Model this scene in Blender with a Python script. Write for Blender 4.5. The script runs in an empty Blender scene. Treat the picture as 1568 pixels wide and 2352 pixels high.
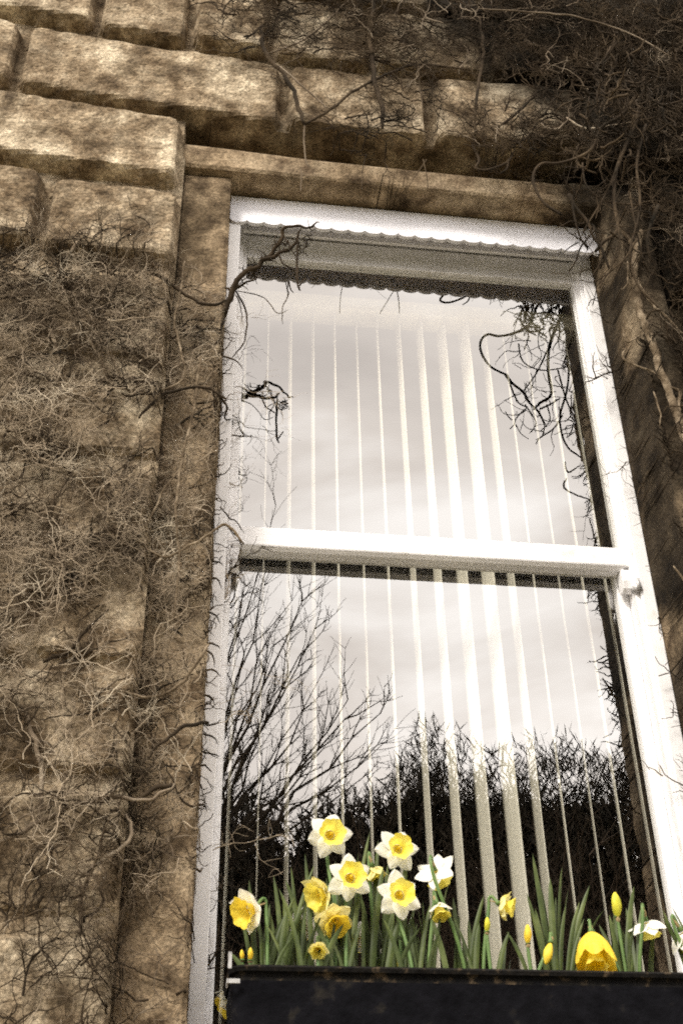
import bpy, math, random
from mathutils import Vector, Matrix, noise
R = math.radians
C = bpy.context.scene.collection
sc = bpy.context.scene

# ------------------------------------------------------------------ camera
W0, H0, F0 = 1568.0, 2352.0, 2827.69          # photograph frame and focal length in its own pixels
CAM = Vector((0.0, -2.4, 1.55))
RIGHT = Vector((0.9917575, -0.12697515, -0.01715709))
UP = Vector((-0.06004344, -0.57886047, 0.81321298))
FWD = Vector((0.1131894, 0.8054799, 0.58171324))
cam_d = bpy.data.cameras.new('camera'); cam = bpy.data.objects.new('camera', cam_d); C.objects.link(cam)
m = Matrix((RIGHT, UP, -FWD)).transposed().to_4x4(); m.translation = CAM
cam.matrix_world = m
cam_d.sensor_fit = 'VERTICAL'; cam_d.sensor_height = 24; cam_d.lens = 24 * F0 / H0
cam_d.clip_end = 500; cam_d.clip_start = 0.05
cam_d.dof.use_dof = True; cam_d.dof.focus_distance = 3.6; cam_d.dof.aperture_fstop = 10.0
sc.camera = cam

# ------------------------------------------------------------------ sky, sun, exposure
SUN_EL, SUN_AZ = R(42), R(216)                  # azimuth clockwise from +Y
wd = bpy.data.worlds.new('World'); sc.world = wd; wd.use_nodes = True
nt = wd.node_tree; N = nt.nodes; L = nt.links
for n in list(N): N.remove(n)
out = N.new('ShaderNodeOutputWorld'); bg = N.new('ShaderNodeBackground'); bg.inputs['Strength'].default_value = 0.12
sky = N.new('ShaderNodeTexSky'); sky.sky_type = 'NISHITA'; sky.sun_disc = False
sky.sun_elevation = SUN_EL; sky.sun_rotation = SUN_AZ
tc = N.new('ShaderNodeTexCoord'); mp = N.new('ShaderNodeMapping'); mp.inputs['Scale'].default_value = (1.0, 1.0, 2.6)
mp.inputs['Location'].default_value = (1.3, 0.4, 0.75)
nz = N.new('ShaderNodeTexNoise'); nz.inputs['Scale'].default_value = 3.4; nz.inputs['Detail'].default_value = 5; nz.inputs['Roughness'].default_value = 0.55
nz.inputs['Distortion'].default_value = 0.5
cr = N.new('ShaderNodeValToRGB'); e = cr.color_ramp.elements
e[0].position = 0.36; e[0].color = (0.60, 0.55, 0.505, 1); e[1].position = 0.72; e[1].color = (1.04, 1.0, .95, 1)
k = cr.color_ramp.elements.new(0.53); k.color = (0.76, .70, .64, 1)
sep = N.new('ShaderNodeSeparateXYZ')                       # thinner, brighter cloud towards the horizon
mr = N.new('ShaderNodeMapRange'); mr.inputs['From Min'].default_value = 0.34; mr.inputs['From Max'].default_value = 0.48
mr.inputs['To Min'].default_value = 14.5; mr.inputs['To Max'].default_value = 11.3
sc1 = N.new('ShaderNodeVectorMath'); sc1.operation = 'SCALE'
mx = N.new('ShaderNodeMix'); mx.data_type = 'RGBA'; mx.inputs['Factor'].default_value = 0.965
L.new(tc.outputs['Generated'], mp.inputs['Vector']); L.new(mp.outputs['Vector'], nz.inputs['Vector'])
L.new(nz.outputs['Fac'], cr.inputs['Fac']); L.new(tc.outputs['Generated'], sep.inputs[0]); L.new(sep.outputs['Z'], mr.inputs['Value'])
L.new(cr.outputs['Color'], sc1.inputs[0]); L.new(mr.outputs['Result'], sc1.inputs['Scale'])
L.new(sky.outputs['Color'], mx.inputs['A']); L.new(sc1.outputs['Vector'], mx.inputs['B'])
L.new(mx.outputs['Result'], bg.inputs['Color']); L.new(bg.outputs['Background'], out.inputs['Surface'])

sun_d = bpy.data.lights.new('sun', 'SUN'); sun_d.energy = 1.5; sun_d.angle = R(14); sun_d.color = (1, .94, .84)
sun = bpy.data.objects.new('sun', sun_d); C.objects.link(sun)
sdir = Vector((math.sin(SUN_AZ) * math.cos(SUN_EL), math.cos(SUN_AZ) * math.cos(SUN_EL), math.sin(SUN_EL)))
sun.rotation_euler = sdir.to_track_quat('Z', 'Y').to_euler(); sun.location = (-4, -8, 9)
sc.view_settings.view_transform = 'Standard'; sc.view_settings.look = 'None'; sc.view_settings.gamma = 1
sc.view_settings.exposure = 1.44
sc.cycles.max_bounces = 7; sc.cycles.transparent_max_bounces = 16; sc.cycles.glossy_bounces = 4
sc.cycles.filter_width = 1.9
sc.cycles.use_denoising = False; sc.cycles.caustics_reflective = False; sc.cycles.caustics_refractive = False
sc.cycles.sample_clamp_indirect = 6

# ------------------------------------------------------------------ helpers
def at(px, py, Y):
    """world point where the sight line through photo pixel (px, py) meets the vertical plane y = Y"""
    d = RIGHT * (px - W0 / 2) - UP * (py - H0 / 2) + FWD * F0
    return CAM + d * ((Y - CAM.y) / d.y)
ZC = CAM.z

class MB:
    def __init__(s): s.v = []; s.f = []
    def box(s, x0, x1, y0, y1, z0, z1):
        n = len(s.v)
        s.v += [(x, y, z) for x in (x0, x1) for y in (y0, y1) for z in (z0, z1)]
        s.f += [tuple(n + i for i in q) for q in ((0,1,3,2),(4,6,7,5),(0,4,5,1),(2,3,7,6),(0,2,6,4),(1,5,7,3))]
    def tube(s, pts, rads, sides=5, cap=True):
        pts = [Vector(p) for p in pts]; n0 = len(s.v); k = len(pts)
        up = Vector((.31, .52, .8)).normalized()
        for i, p in enumerate(pts):
            t = (pts[min(i + 1, k - 1)] - pts[max(i - 1, 0)])
            if t.length < 1e-9: t = Vector((0, 0, 1))
            t.normalize()
            a = t.cross(up)
            if a.length < .05: a = t.cross(Vector((1, 0, 0)))
            a.normalize(); b = t.cross(a)
            r = rads[i] if not isinstance(rads, (int, float)) else rads
            for j in range(sides):
                th = 2 * math.pi * j / sides
                s.v.append(tuple(p + a * (r * math.cos(th)) + b * (r * math.sin(th))))
        for i in range(k - 1):
            for j in range(sides):
                j2 = (j + 1) % sides
                s.f.append((n0 + i*sides + j, n0 + i*sides + j2, n0 + (i+1)*sides + j2, n0 + (i+1)*sides + j))
        if cap:
            s.f.append(tuple(n0 + j for j in reversed(range(sides)))); s.f.append(tuple(n0 + (k-1)*sides + j for j in range(sides)))
    def grid(s, fn, nu, nv):
        n = len(s.v)
        for i in range(nu + 1):
            for j in range(nv + 1): s.v.append(tuple(fn(i / nu, j / nv)))
        for i in range(nu):
            for j in range(nv):
                a = n + i*(nv+1) + j; s.f.append((a, a + nv + 1, a + nv + 2, a + 1))
    def prism(s, prof, axis, a0, a1):
        """extrude closed profile [(u,v)] along axis x (u=y, v=z) or y (u=x, v=z)"""
        n = len(s.v); k = len(prof)
        for a in (a0, a1):
            for u, v in prof: s.v.append((a, u, v) if axis == 'x' else (u, a, v))
        for j in range(k): s.f.append((n + j, n + (j+1) % k, n + k + (j+1) % k, n + k + j))
        s.f.append(tuple(n + j for j in reversed(range(k)))); s.f.append(tuple(n + k + j for j in range(k)))
    def build(s, name, mat, parent=None, smooth=False, bevel=0, origin=None):
        me = bpy.data.meshes.new(name); me.from_pydata(s.v, [], s.f); me.update()
        me.materials.append(mat)
        if smooth: me.polygons.foreach_set('use_smooth', [True] * len(me.polygons))
        o = bpy.data.objects.new(name, me); C.objects.link(o)
        if bevel:
            b = o.modifiers.new('bevel', 'BEVEL'); b.width = bevel; b.segments = 2; b.limit_method = 'ANGLE'; b.angle_limit = R(40)
        if origin is not None and parent is None:
            me.transform(Matrix.Translation(-Vector(origin))); o.location = origin
        if parent:
            o.parent = parent
            me.transform(Matrix.Translation(-world_loc(parent)))
        return o
def world_loc(o):
    v = Vector(o.location)
    while o.parent: o = o.parent; v += Vector(o.location)
    return v
def empty(name, loc, parent=None):
    o = bpy.data.objects.new(name, None); C.objects.link(o); o.empty_display_size = .1
    o.location = Vector(loc) - (world_loc(parent) if parent else Vector())
    if parent: o.parent = parent
    return o
def tag(o, label=None, cat=None, group=None, kind=None):
    if label: o['label'] = label
    if cat: o['category'] = cat
    if group: o['group'] = group
    if kind: o['kind'] = kind
    return o

# ------------------------------------------------------------------ materials
def material(name, stops, scale=8, detail=6, rough=.8, bump=0, bump_scale=60, spec=.3, stops2=None, scale2=2, mixf=.5, transl=0, sheen=0, metal=0, coat=0, rough_n=.55):
    m = bpy.data.materials.new(name); m.use_nodes = True; nt = m.node_tree; N = nt.nodes; L = nt.links
    p = N['Principled BSDF']; p.inputs['Roughness'].default_value = rough; p.inputs['Specular IOR Level'].default_value = spec
    p.inputs['Metallic'].default_value = metal; p.inputs['Coat Weight'].default_value = coat
    tc = N.new('ShaderNodeTexCoord')
    def ramp(stops, scale):
        n = N.new('ShaderNodeTexNoise'); n.inputs['Scale'].default_value = scale; n.inputs['Detail'].default_value = detail; n.inputs['Roughness'].default_value = rough_n
        L.new(tc.outputs['Object'], n.inputs['Vector'])
        r = N.new('ShaderNodeValToRGB'); el = r.color_ramp.elements
        while len(el) > 2: el.remove(el[-1])
        el[0].position, el[0].color = stops[0][0], (*stops[0][1], 1); el[1].position, el[1].color = stops[-1][0], (*stops[-1][1], 1)
        for s in stops[1:-1]: q = el.new(s[0]); q.color = (*s[1], 1)
        L.new(n.outputs['Fac'], r.inputs['Fac']); return r.outputs['Color']
    col = ramp(stops, scale)
    if stops2:
        c2 = ramp(stops2, scale2); mm = N.new('ShaderNodeMix'); mm.data_type = 'RGBA'; mm.blend_type = 'MULTIPLY'; mm.inputs['Factor'].default_value = mixf
        L.new(col, mm.inputs['A']); L.new(c2, mm.inputs['B']); col = mm.outputs['Result']
    L.new(col, p.inputs['Base Color'])
    if bump:
        n = N.new('ShaderNodeTexNoise'); n.inputs['Scale'].default_value = bump_scale; n.inputs['Detail'].default_value = 6
        L.new(tc.outputs['Object'], n.inputs['Vector']); b = N.new('ShaderNodeBump'); b.inputs['Strength'].default_value = bump; b.inputs['Distance'].default_value = .01
        L.new(n.outputs['Fac'], b.inputs['Height']); L.new(b.outputs['Normal'], p.inputs['Normal'])
    if transl:
        t = N.new('ShaderNodeBsdfTranslucent'); L.new(col, t.inputs['Color']); ms = N.new('ShaderNodeMixShader'); ms.inputs[0].default_value = transl
        o = N['Material Output']; L.new(p.outputs[0], ms.inputs[1]); L.new(t.outputs[0], ms.inputs[2]); L.new(ms.outputs[0], o.inputs['Surface'])
    return m
M = {}
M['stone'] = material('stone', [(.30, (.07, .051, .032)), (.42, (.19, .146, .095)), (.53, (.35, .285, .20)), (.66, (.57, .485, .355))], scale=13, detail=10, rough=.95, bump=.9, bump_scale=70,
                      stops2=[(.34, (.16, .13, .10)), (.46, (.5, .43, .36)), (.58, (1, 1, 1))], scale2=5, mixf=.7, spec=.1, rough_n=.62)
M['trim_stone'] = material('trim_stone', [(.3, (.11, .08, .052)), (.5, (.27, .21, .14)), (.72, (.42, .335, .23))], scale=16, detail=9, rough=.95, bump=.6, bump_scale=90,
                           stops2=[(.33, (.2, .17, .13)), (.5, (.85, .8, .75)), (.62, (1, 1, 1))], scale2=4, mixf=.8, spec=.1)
M['white_paint'] = material('white_paint', [(.3, (.74, .73, .74)), (.7, (.84, .83, .84))], scale=7, rough=.45, bump=.08, bump_scale=40,
                            stops2=[(.30, (.62, .58, .5)), (.40, (1, 1, 1))], scale2=16, mixf=.5, spec=.4)
M['pelmet_paint'] = material('pelmet_paint', [(.3, (.78, .78, .84)), (.7, (.86, .86, .92))], scale=9, rough=.5, bump=.05, spec=.4, stops2=[(.27, (.6, .6, .6)), (.33, (1, 1, 1))], scale2=40, mixf=.4)
M['blind'] = material('blind_fabric', [(.3, (.86, .83, .75)), (.7, (.90, .87, .79))], scale=20, rough=.8, bump=.1, bump_scale=300, transl=.15)
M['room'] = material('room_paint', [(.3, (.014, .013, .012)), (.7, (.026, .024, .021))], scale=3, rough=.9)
M['wood'] = material('woody_stem', [(.3, (.035, .024, .014)), (.5, (.13, .098, .064)), (.68, (.30, .24, .17))], scale=26, detail=5, rough=.95, spec=.1, bump=.6, bump_scale=120)
M['twig'] = material('twig_bark', [(.3, (.05, .035, .022)), (.5, (.15, .115, .08)), (.7, (.34, .28, .21))], scale=9, detail=5, rough=.9, spec=.15)
M['pale_twig'] = material('pale_bark', [(.3, (.16, .125, .085)), (.5, (.36, .29, .21)), (.7, (.56, .49, .38))], scale=7, detail=5, rough=.9, spec=.15)
M['dark_twig'] = material('dark_bark', [(.3, (.012, .010, .007)), (.5, (.035, .025, .016)), (.72, (.09, .065, .04))], scale=8, detail=5, rough=.95, spec=.1)
M['shrub_bark'] = material('shrub_bark', [(.3, (.015, .012, .009)), (.7, (.11, .08, .055))], scale=2, rough=.95, spec=.1)
M['tree_bark'] = material('tree_bark', [(.3, (.02, .016, .012)), (.7, (.07, .055, .04))], scale=3, rough=.95, spec=.1)
M['petal'] = material('petal', [(.3, (.92, .90, .80)), (.7, (.95, .95, .90))], scale=40, rough=.55, transl=.45)
M['trumpet'] = material('trumpet', [(.3, (.90, .74, .07)), (.7, (.93, .84, .20))], scale=50, rough=.5, transl=.45)
M['yellow_petal'] = material('yellow_petal', [(.3, (.84, .58, .025)), (.7, (.92, .76, .10))], scale=30, rough=.5, transl=.4)
M['pale_yellow'] = material('pale_yellow', [(.3, (.88, .78, .26)), (.7, (.93, .88, .50))], scale=40, rough=.5, transl=.3)
M['bud'] = material('bud_skin', [(.3, (.45, .48, .04)), (.7, (.75, .65, .05))], scale=60, rough=.5, transl=.2)
M['leaf'] = material('daffodil_leaf', [(.3, (.028, .042, .010)), (.5, (.062, .088, .020)), (.7, (.15, .18, .055))], scale=14, rough=.5, spec=.35, transl=.18)
M['stem'] = material('daffodil_stem', [(.3, (.06, .12, .03)), (.7, (.13, .2, .06))], scale=30, rough=.5)
M['spathe'] = material('papery_spathe', [(.3, (.35, .25, .12)), (.7, (.5, .38, .2))], scale=60, rough=.8, transl=.4)
M['trough'] = material('trough_plastic', [(.3, (.0025, .0025, .0035)), (.62, (.006, .006, .008)), (.75, (.02, .018, .016))], scale=24, rough=.9, bump=.4, spec=.05)
M['rim'] = material('worn_rim', [(.3, (.004, .004, .005)), (.55, (.010, .009, .008)), (.7, (.09, .065, .04))], scale=45, rough=.9, bump=.5, spec=.1)
M['bracket'] = material('bracket_metal', [(.3, (.2, .19, .18)), (.6, (.6, .6, .6))], scale=30, rough=.4, metal=.3)
M['soil'] = material('soil', [(.3, (.015, .01, .006)), (.7, (.05, .035, .02))], scale=60, rough=1, bump=1)
M['grass'] = material('grass', [(.3, (.05, .05, .025)), (.7, (.11, .105, .055))], scale=3, rough=1, bump=1, bump_scale=20)
M['hedge'] = material('hedge_leaf', [(.3, (.010, .009, .006)), (.7, (.06, .048, .032))], scale=4, rough=.8)
M['slate'] = material('roof_slate', [(.3, (.05, .05, .055)), (.7, (.1, .1, .105))], scale=6, rough=.7, bump=.3)
def grain(m, sc_, lo, hi, fac):
    nt = m.node_tree; N = nt.nodes; L = nt.links; p = N['Principled BSDF']; src = p.inputs['Base Color'].links[0].from_socket
    tc = N.new('ShaderNodeTexCoord'); n = N.new('ShaderNodeTexNoise'); n.inputs['Scale'].default_value = sc_; n.inputs['Detail'].default_value = 3; n.inputs['Roughness'].default_value = .8
    L.new(tc.outputs['Object'], n.inputs['Vector']); f = N.new('ShaderNodeMapRange'); f.inputs['From Min'].default_value = .36; f.inputs['From Max'].default_value = .62
    f.inputs['To Min'].default_value = lo; f.inputs['To Max'].default_value = hi; L.new(n.outputs['Fac'], f.inputs['Value'])
    v = N.new('ShaderNodeVectorMath'); v.operation = 'SCALE'; L.new(src, v.inputs[0]); L.new(f.outputs['Result'], v.inputs['Scale']); L.new(v.outputs['Vector'], p.inputs['Base Color'])
def right_shade(m, x0, x1, dark):
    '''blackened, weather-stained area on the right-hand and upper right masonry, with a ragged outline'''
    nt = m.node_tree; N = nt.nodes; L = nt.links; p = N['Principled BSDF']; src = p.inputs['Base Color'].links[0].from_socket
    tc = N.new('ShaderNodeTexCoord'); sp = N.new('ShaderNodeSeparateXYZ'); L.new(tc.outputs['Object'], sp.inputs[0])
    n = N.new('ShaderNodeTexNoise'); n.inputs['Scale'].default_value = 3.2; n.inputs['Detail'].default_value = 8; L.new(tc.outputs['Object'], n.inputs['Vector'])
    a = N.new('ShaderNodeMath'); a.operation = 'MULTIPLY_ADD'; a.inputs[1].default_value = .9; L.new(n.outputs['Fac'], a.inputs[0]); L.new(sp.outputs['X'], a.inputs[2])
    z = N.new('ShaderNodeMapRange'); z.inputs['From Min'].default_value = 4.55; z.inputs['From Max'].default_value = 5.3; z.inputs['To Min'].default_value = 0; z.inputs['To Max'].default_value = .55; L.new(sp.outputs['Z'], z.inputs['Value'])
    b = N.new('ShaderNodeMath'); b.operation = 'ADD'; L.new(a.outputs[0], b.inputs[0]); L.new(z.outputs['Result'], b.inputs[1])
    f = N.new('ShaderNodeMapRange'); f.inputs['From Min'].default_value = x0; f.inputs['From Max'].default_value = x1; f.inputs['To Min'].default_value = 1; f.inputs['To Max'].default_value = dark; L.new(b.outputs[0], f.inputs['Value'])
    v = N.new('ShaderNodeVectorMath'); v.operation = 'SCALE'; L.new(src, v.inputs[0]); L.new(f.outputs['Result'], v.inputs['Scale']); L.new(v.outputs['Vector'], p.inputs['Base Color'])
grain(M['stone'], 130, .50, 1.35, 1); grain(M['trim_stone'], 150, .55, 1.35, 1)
right_shade(M['stone'], .84, 1.12, .07); right_shade(M['trim_stone'], .86, 1.02, .15)  # darkens stone colour to the right, standing in for creeper shade and vignette
def glass_mat():
    m = bpy.data.materials.new('window_glass'); m.use_nodes = True; N = m.node_tree.nodes; L = m.node_tree.links
    for n in list(N): N.remove(n)
    o = N.new('ShaderNodeOutputMaterial'); t = N.new('ShaderNodeBsdfTransparent'); g = N.new('ShaderNodeBsdfGlossy'); ms = N.new('ShaderNodeMixShader')
    t.inputs['Color'].default_value = (.97, .97, .95, 1); g.inputs['Roughness'].default_value = 0.0; g.inputs['Color'].default_value = (1, .985, .975, 1)
    fr = N.new('ShaderNodeFresnel'); fr.inputs['IOR'].default_value = 3.1
    ge = N.new('ShaderNodeNewGeometry'); iv = N.new('ShaderNodeMath'); iv.operation = 'SUBTRACT'; iv.inputs[0].default_value = 1.0
    mu = N.new('ShaderNodeMath'); mu.operation = 'MULTIPLY'                   # coated on its outer side only
    L.new(ge.outputs['Backfacing'], iv.inputs[1]); L.new(iv.outputs[0], mu.inputs[0]); L.new(fr.outputs[0], mu.inputs[1]); L.new(mu.outputs[0], ms.inputs[0]); L.new(t.outputs[0], ms.inputs[1]); L.new(g.outputs[0], ms.inputs[2]); L.new(ms.outputs[0], o.inputs['Surface'])
    tc = N.new('ShaderNodeTexCoord'); nz = N.new('ShaderNodeTexNoise'); nz.inputs['Scale'].default_value = 1.5; b = N.new('ShaderNodeBump'); b.inputs['Strength'].default_value = .02; b.inputs['Distance'].default_value = .01
    L.new(tc.outputs['Object'], nz.inputs['Vector']); L.new(nz.outputs['Fac'], b.inputs['Height']); L.new(b.outputs['Normal'], g.inputs['Normal'])
    return m
M['glass'] = glass_mat()

# ------------------------------------------------------------------ ground
g = MB(); g.grid(lambda u, v: (-120 + 240*u, -160 + 320*v, .06 * noise.noise(Vector((u*60, v*60, 0)))*(0 if abs(-160+320*v) < 1 else 1)), 60, 60)
tag(g.build('ground', M['grass']), 'short grass lawn in front of the house', None, kind='structure')

M['gravel'] = material('gravel', [(.3, (.34, .31, .24)), (.7, (.62, .57, .47))], scale=60, rough=.95, bump=1, bump_scale=120)
g = MB(); g.grid(lambda u, v: (-5.2+11.4*u, -3.8+3.6*v, .075+.01*noise.noise(Vector((u*90, v*30, 1)))), 60, 24)  # out-of-view strip added to bounce neutral light onto the rail underside
tag(g.build('path', M['gravel']), 'pale gravel path along the foot of the house', None, kind='structure')
# ------------------------------------------------------------------ house: wall as coursed, channelled masonry
HX0, HX1, HZ1 = .030, 1.093, 2.77           # opening in the stone (z measured from the camera height)
def interp(x, xs, ys):
    if x <= xs[0]: return ys[0]
    for i in range(len(xs) - 1):
        if x <= xs[i+1]: return ys[i] + (ys[i+1] - ys[i]) * (x - xs[i]) / (xs[i+1] - xs[i])
    return ys[-1]
def zwarp(x, z):
    f = interp(z, [1.9, 2.4, 2.95], [0, .4, 1])
    return f * interp(x, [-1.6, -.70, -.35, -.11, .10, .33, .72, 1.05, 2.2], [.13, .088, .052, .03, .012, 0, 0, .025, .05])
random.seed(5)
blocks = []
def course(z0, z1, cuts, gap=.028):
    for a, b in zip(cuts[:-1], cuts[1:]):
        blocks.append((a + gap/2, b - gap/2, z0 + random.uniform(-.006, .006), z1 + random.uniform(-.006, .006), random.uniform(-.010, .010)))
def cuts_from(x, x1, wmin=.32, wmax=.62):
    c = [x]
    while c[-1] < x1: c.append(c[-1] + random.uniform(wmin, wmax))
    return c
# hand-laid rows seen at the top, then ordinary courses
course(3.60, 3.90, cuts_from(-5.2, 6.5)); 
for i in range(6): course(3.93 + .3*i, 4.20 + .3*i, cuts_from(-5.2, 6.5))
course(3.285, 3.575, [-5, -4.5, -4.1, -3.6, -3.2, -2.7, -2.2, -1.7, -1.2, -.77, -.40, -.118, .13, .44, .80, 1.16, 1.5, 1.9, 2.3, 2.8, 3.4, 4, 4.6, 5.2, 5.8, 6.4])
course(2.955, 3.235, [-5, -4.4, -4.0, -3.4, -3.0, -2.5, -2.0, -1.5, -1.05, -.60, .17, .60, 1.07, 1.45, 1.9, 2.4, 2.9, 3.5, 4, 4.6, 5.3, 5.9, 6.4])
def row(z0, z1, left, right):
    L_ = left[:]; x = L_[0]
    while L_[0] > -5: L_.insert(0, L_[0] - random.uniform(.35, .62))
    R_ = right[:]
    while R_[-1] < 6.3: R_.append(R_[-1] + random.uniform(.35, .62))
    course(z0, z1, L_); course(z0, z1, R_)
row(2.660, 2.905, [-.98, -.105], [1.21, 1.62])
row(2.365, 2.610, [-.80, -.455, -.094], [1.21, 1.50])
z = 2.285; odd = False
while z > -1.5:
    hgt = random.choice([.21, .24, .27]); odd = not odd
    row(z - hgt, z, [-.86, -.59, -.090] if odd else [-.74, -.33, -.080], [1.205, 1.72] if odd else [1.205, 1.45])
    z -= hgt + .035
CELL = {}
for b in blocks:
    for i in range(int(math.floor(b[0]/.4)), int(math.floor(b[1]/.4)) + 1):
        for j in range(int(math.floor(b[2]/.4)), int(math.floor(b[3]/.4)) + 1): CELL.setdefault((i, j), []).append(b)
YF, YR = -.192, -.145
YF2, YR2 = -.168, -.150       # the courses beside the window stand less proud
def wall_y(x, z):
    zz = z - zwarp(x, z)
    lowc = z < 2.335; base, yf = (YR2, YF2) if lowc else (YR, YF)
    if -.105 < x < 1.2 and 2.84 < zz < 2.955: base = -.045
    y = base + .006 * noise.noise(Vector((x*14, z*14, 3)))
    for b in CELL.get((int(math.floor(x/.4)), int(math.floor(zz/.4))), ()):
        wob = .007 * noise.noise(Vector((x*9, z*9, 7)))
        hx = (b[1]-b[0])/2; hz = (b[3]-b[2])/2; r = .032
        dx = abs(x - (b[0]+b[1])/2) - (hx - r); dz = abs(zz - (b[2]+b[3])/2) - (hz - r)
        d = math.hypot(max(dx, 0), max(dz, 0)) + min(max(dx, dz), 0) - r + wob
        if d < 0:
            t = min(1, -d/.016); prof = math.sqrt(max(0, 1 - (1-t)**2))
            rough = .0045 * noise.noise(Vector((x*7, z*7, b[4]*900))) + .004 * noise.noise(Vector((x*26, z*26, 1))) + .002*noise.noise(Vector((x*70, z*70, 1)))
            y = base + (yf + b[4]*(.6 if lowc else 1) - base) * prof + rough
    return y
def axis(pieces):
    r = []
    for a, b, st in pieces:
        n = max(1, round((b-a)/st)); r += [a + (b-a)*i/n for i in range(n)]
    return r + [pieces[-1][1]]
OX0, OX1, OZ0, OZ1 = -.102, 1.178, .40, 2.80
xs = axis([(-5, -1.3, .05), (-1.3, -.9, .02), (-.9, OX0, .0085), (OX0, OX1, .0085), (OX1, 1.7, .0085), (1.7, 2.2, .02), (2.2, 6, .05)])
zs = axis([(-1.55, .0, .05), (.0, OZ0, .02), (OZ0, OZ1, .0085), (OZ1, 3.9, .0085), (3.9, 4.3, .03), (4.3, 5.6, .06)])
house = empty('stone_house', (0.5, 0, 0))
tag(house, 'old tan stone house wall of chunky squared blocks around a tall white sash window', 'house')
w = MB(); nz_ = len(zs); keep = {}
for i, x in enumerate(xs):
    for j, z in enumerate(zs): w.v.append((x, wall_y(x, z), z + ZC))
for i in range(len(xs)-1):
    for j in range(nz_-1):
        xc, zc = (xs[i]+xs[i+1])/2, (zs[j]+zs[j+1])/2
        if OX0 < xc < OX1 and OZ0 < zc < OZ1: continue
        a = i*nz_ + j; w.f.append((a, a+nz_, a+nz_+1, a+1))
# solid body of the wall behind its rough face
for (a, b, c_, d_) in ((-5, OX0, -1.55, 5.6), (OX1, 6, -1.55, 5.6), (OX0, OX1, -1.55, OZ0), (OX0, OX1, OZ1, 5.6)):
    w.box(a, b, -.03, .30, c_ + ZC, d_ + ZC)
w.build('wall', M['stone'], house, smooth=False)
rf = MB(); rf.prism([(-.55, 5.55+ZC), (3.6, 8.4+ZC), (7.6, 5.55+ZC)], 'x', -5.3, 6.3); rf.build('roof', M['slate'], house)
bk = MB(); bk.box(-5, 6, 7.0, 7.3, 0, 5.6+ZC); bk.box(-5, -4.7, .3, 7, 0, 5.6+ZC); bk.box(5.7, 6, .3, 7, 0, 5.6+ZC); bk.build('rear_wall', M['stone'], house)
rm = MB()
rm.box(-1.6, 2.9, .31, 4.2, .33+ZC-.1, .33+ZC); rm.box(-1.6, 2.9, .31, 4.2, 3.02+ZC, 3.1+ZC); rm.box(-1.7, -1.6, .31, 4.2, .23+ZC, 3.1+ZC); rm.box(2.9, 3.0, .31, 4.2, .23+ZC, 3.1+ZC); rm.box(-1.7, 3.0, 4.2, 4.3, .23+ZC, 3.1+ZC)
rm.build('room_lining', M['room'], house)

def rough_slab(name, x0, x1, y0, y1, z0f, z1f, mat, st=.010, amp=.004, chip=0):
    """a stone member with a weathered front face, x0..x1, from z0f(x) to z1f(x)"""
    b = MB(); nx = max(2, int((x1-x0)/st)); 
    zmid = z1f(x0) - z0f(x0); nzc = max(2, int(zmid/st)); ny = 6
    def P(u, v, w_):
        x = x0 + (x1-x0)*u; za, zb = z0f(x), z1f(x); z = za + (zb-za)*v; y = y0 + (y1-y0)*w_
        q = Vector((x*11, z*11, y*11)); n1 = noise.noise(q); n2 = noise.noise(q*4)
        d = amp*n1 + amp*.5*n2
        ex = min(u, 1-u)*(x1-x0); ez = min(v, 1-v)*(zb-za); ee = min(ex, ez)
        ch = max(0, .010 - ee)*.6 if w_ == 0 else 0
        return (x + (d if u in (0, 1) else 0), y + (d if w_ == 0 else 0) + ch, z + (d if v in (0, 1) else 0) + ZC)
    b.grid(lambda u, v: P(u, v, 0), nx, nzc)
    b.grid(lambda u, v: P(u, 0, v), nx, ny); b.grid(lambda u, v: P(u, 1, v), nx, ny)
    b.grid(lambda u, v: P(0, u, v), nzc, ny); b.grid(lambda u, v: P(1, u, v), nzc, ny)
    return b.build(name, mat, house, smooth=False)
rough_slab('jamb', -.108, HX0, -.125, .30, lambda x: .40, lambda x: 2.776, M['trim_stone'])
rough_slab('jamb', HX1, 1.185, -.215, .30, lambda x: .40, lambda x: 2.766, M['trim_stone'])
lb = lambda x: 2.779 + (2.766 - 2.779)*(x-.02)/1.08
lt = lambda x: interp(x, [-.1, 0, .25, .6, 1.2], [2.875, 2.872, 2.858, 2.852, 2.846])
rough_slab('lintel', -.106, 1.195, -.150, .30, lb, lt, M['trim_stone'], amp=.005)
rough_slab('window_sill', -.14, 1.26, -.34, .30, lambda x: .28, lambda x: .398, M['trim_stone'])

# ------------------------------------------------------------------ sash window
win = empty('sash_window', (.56, 0, .4+ZC), house)
win['label'] = 'tall white painted sliding sash window'
def wb(name, mat, lst, bevel=.003):
    b = MB()
    for x0, x1, y0, y1, z0, z1 in lst: b.box(x0, x1, y0, y1, z0+ZC, z1+ZC)
    return b.build(name, mat, win, bevel=bevel)
WP = M['white_paint']
wb('frame', WP, [(.0305, .0625, -.06, .125, .40, 2.66), (.0305, .0625, -.0, .125, 2.6601, 2.774), (1.058, 1.092, 0, .125, .40, 2.764),     # outer linings
                 (.0641, .074, .010, .028, .45, 2.72), (1.048, 1.0579, .010, .028, .45, 2.72),  # staff beads
                 (.0641, 1.0579, .012, .0222, 2.715, 2.745), (.0626, 1.058, .0225, .125, 2.7355, 2.764),   # head lining
                 (.064, 1.058, -.03, .125, .40, .455)], .002)
wb('frame_beading', WP, [(.066, .070, .0281, .075, .456, 2.715), (1.052, 1.056, .0281, .075, .456, 2.715)], .001)
UG, LG = .040, .078
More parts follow.
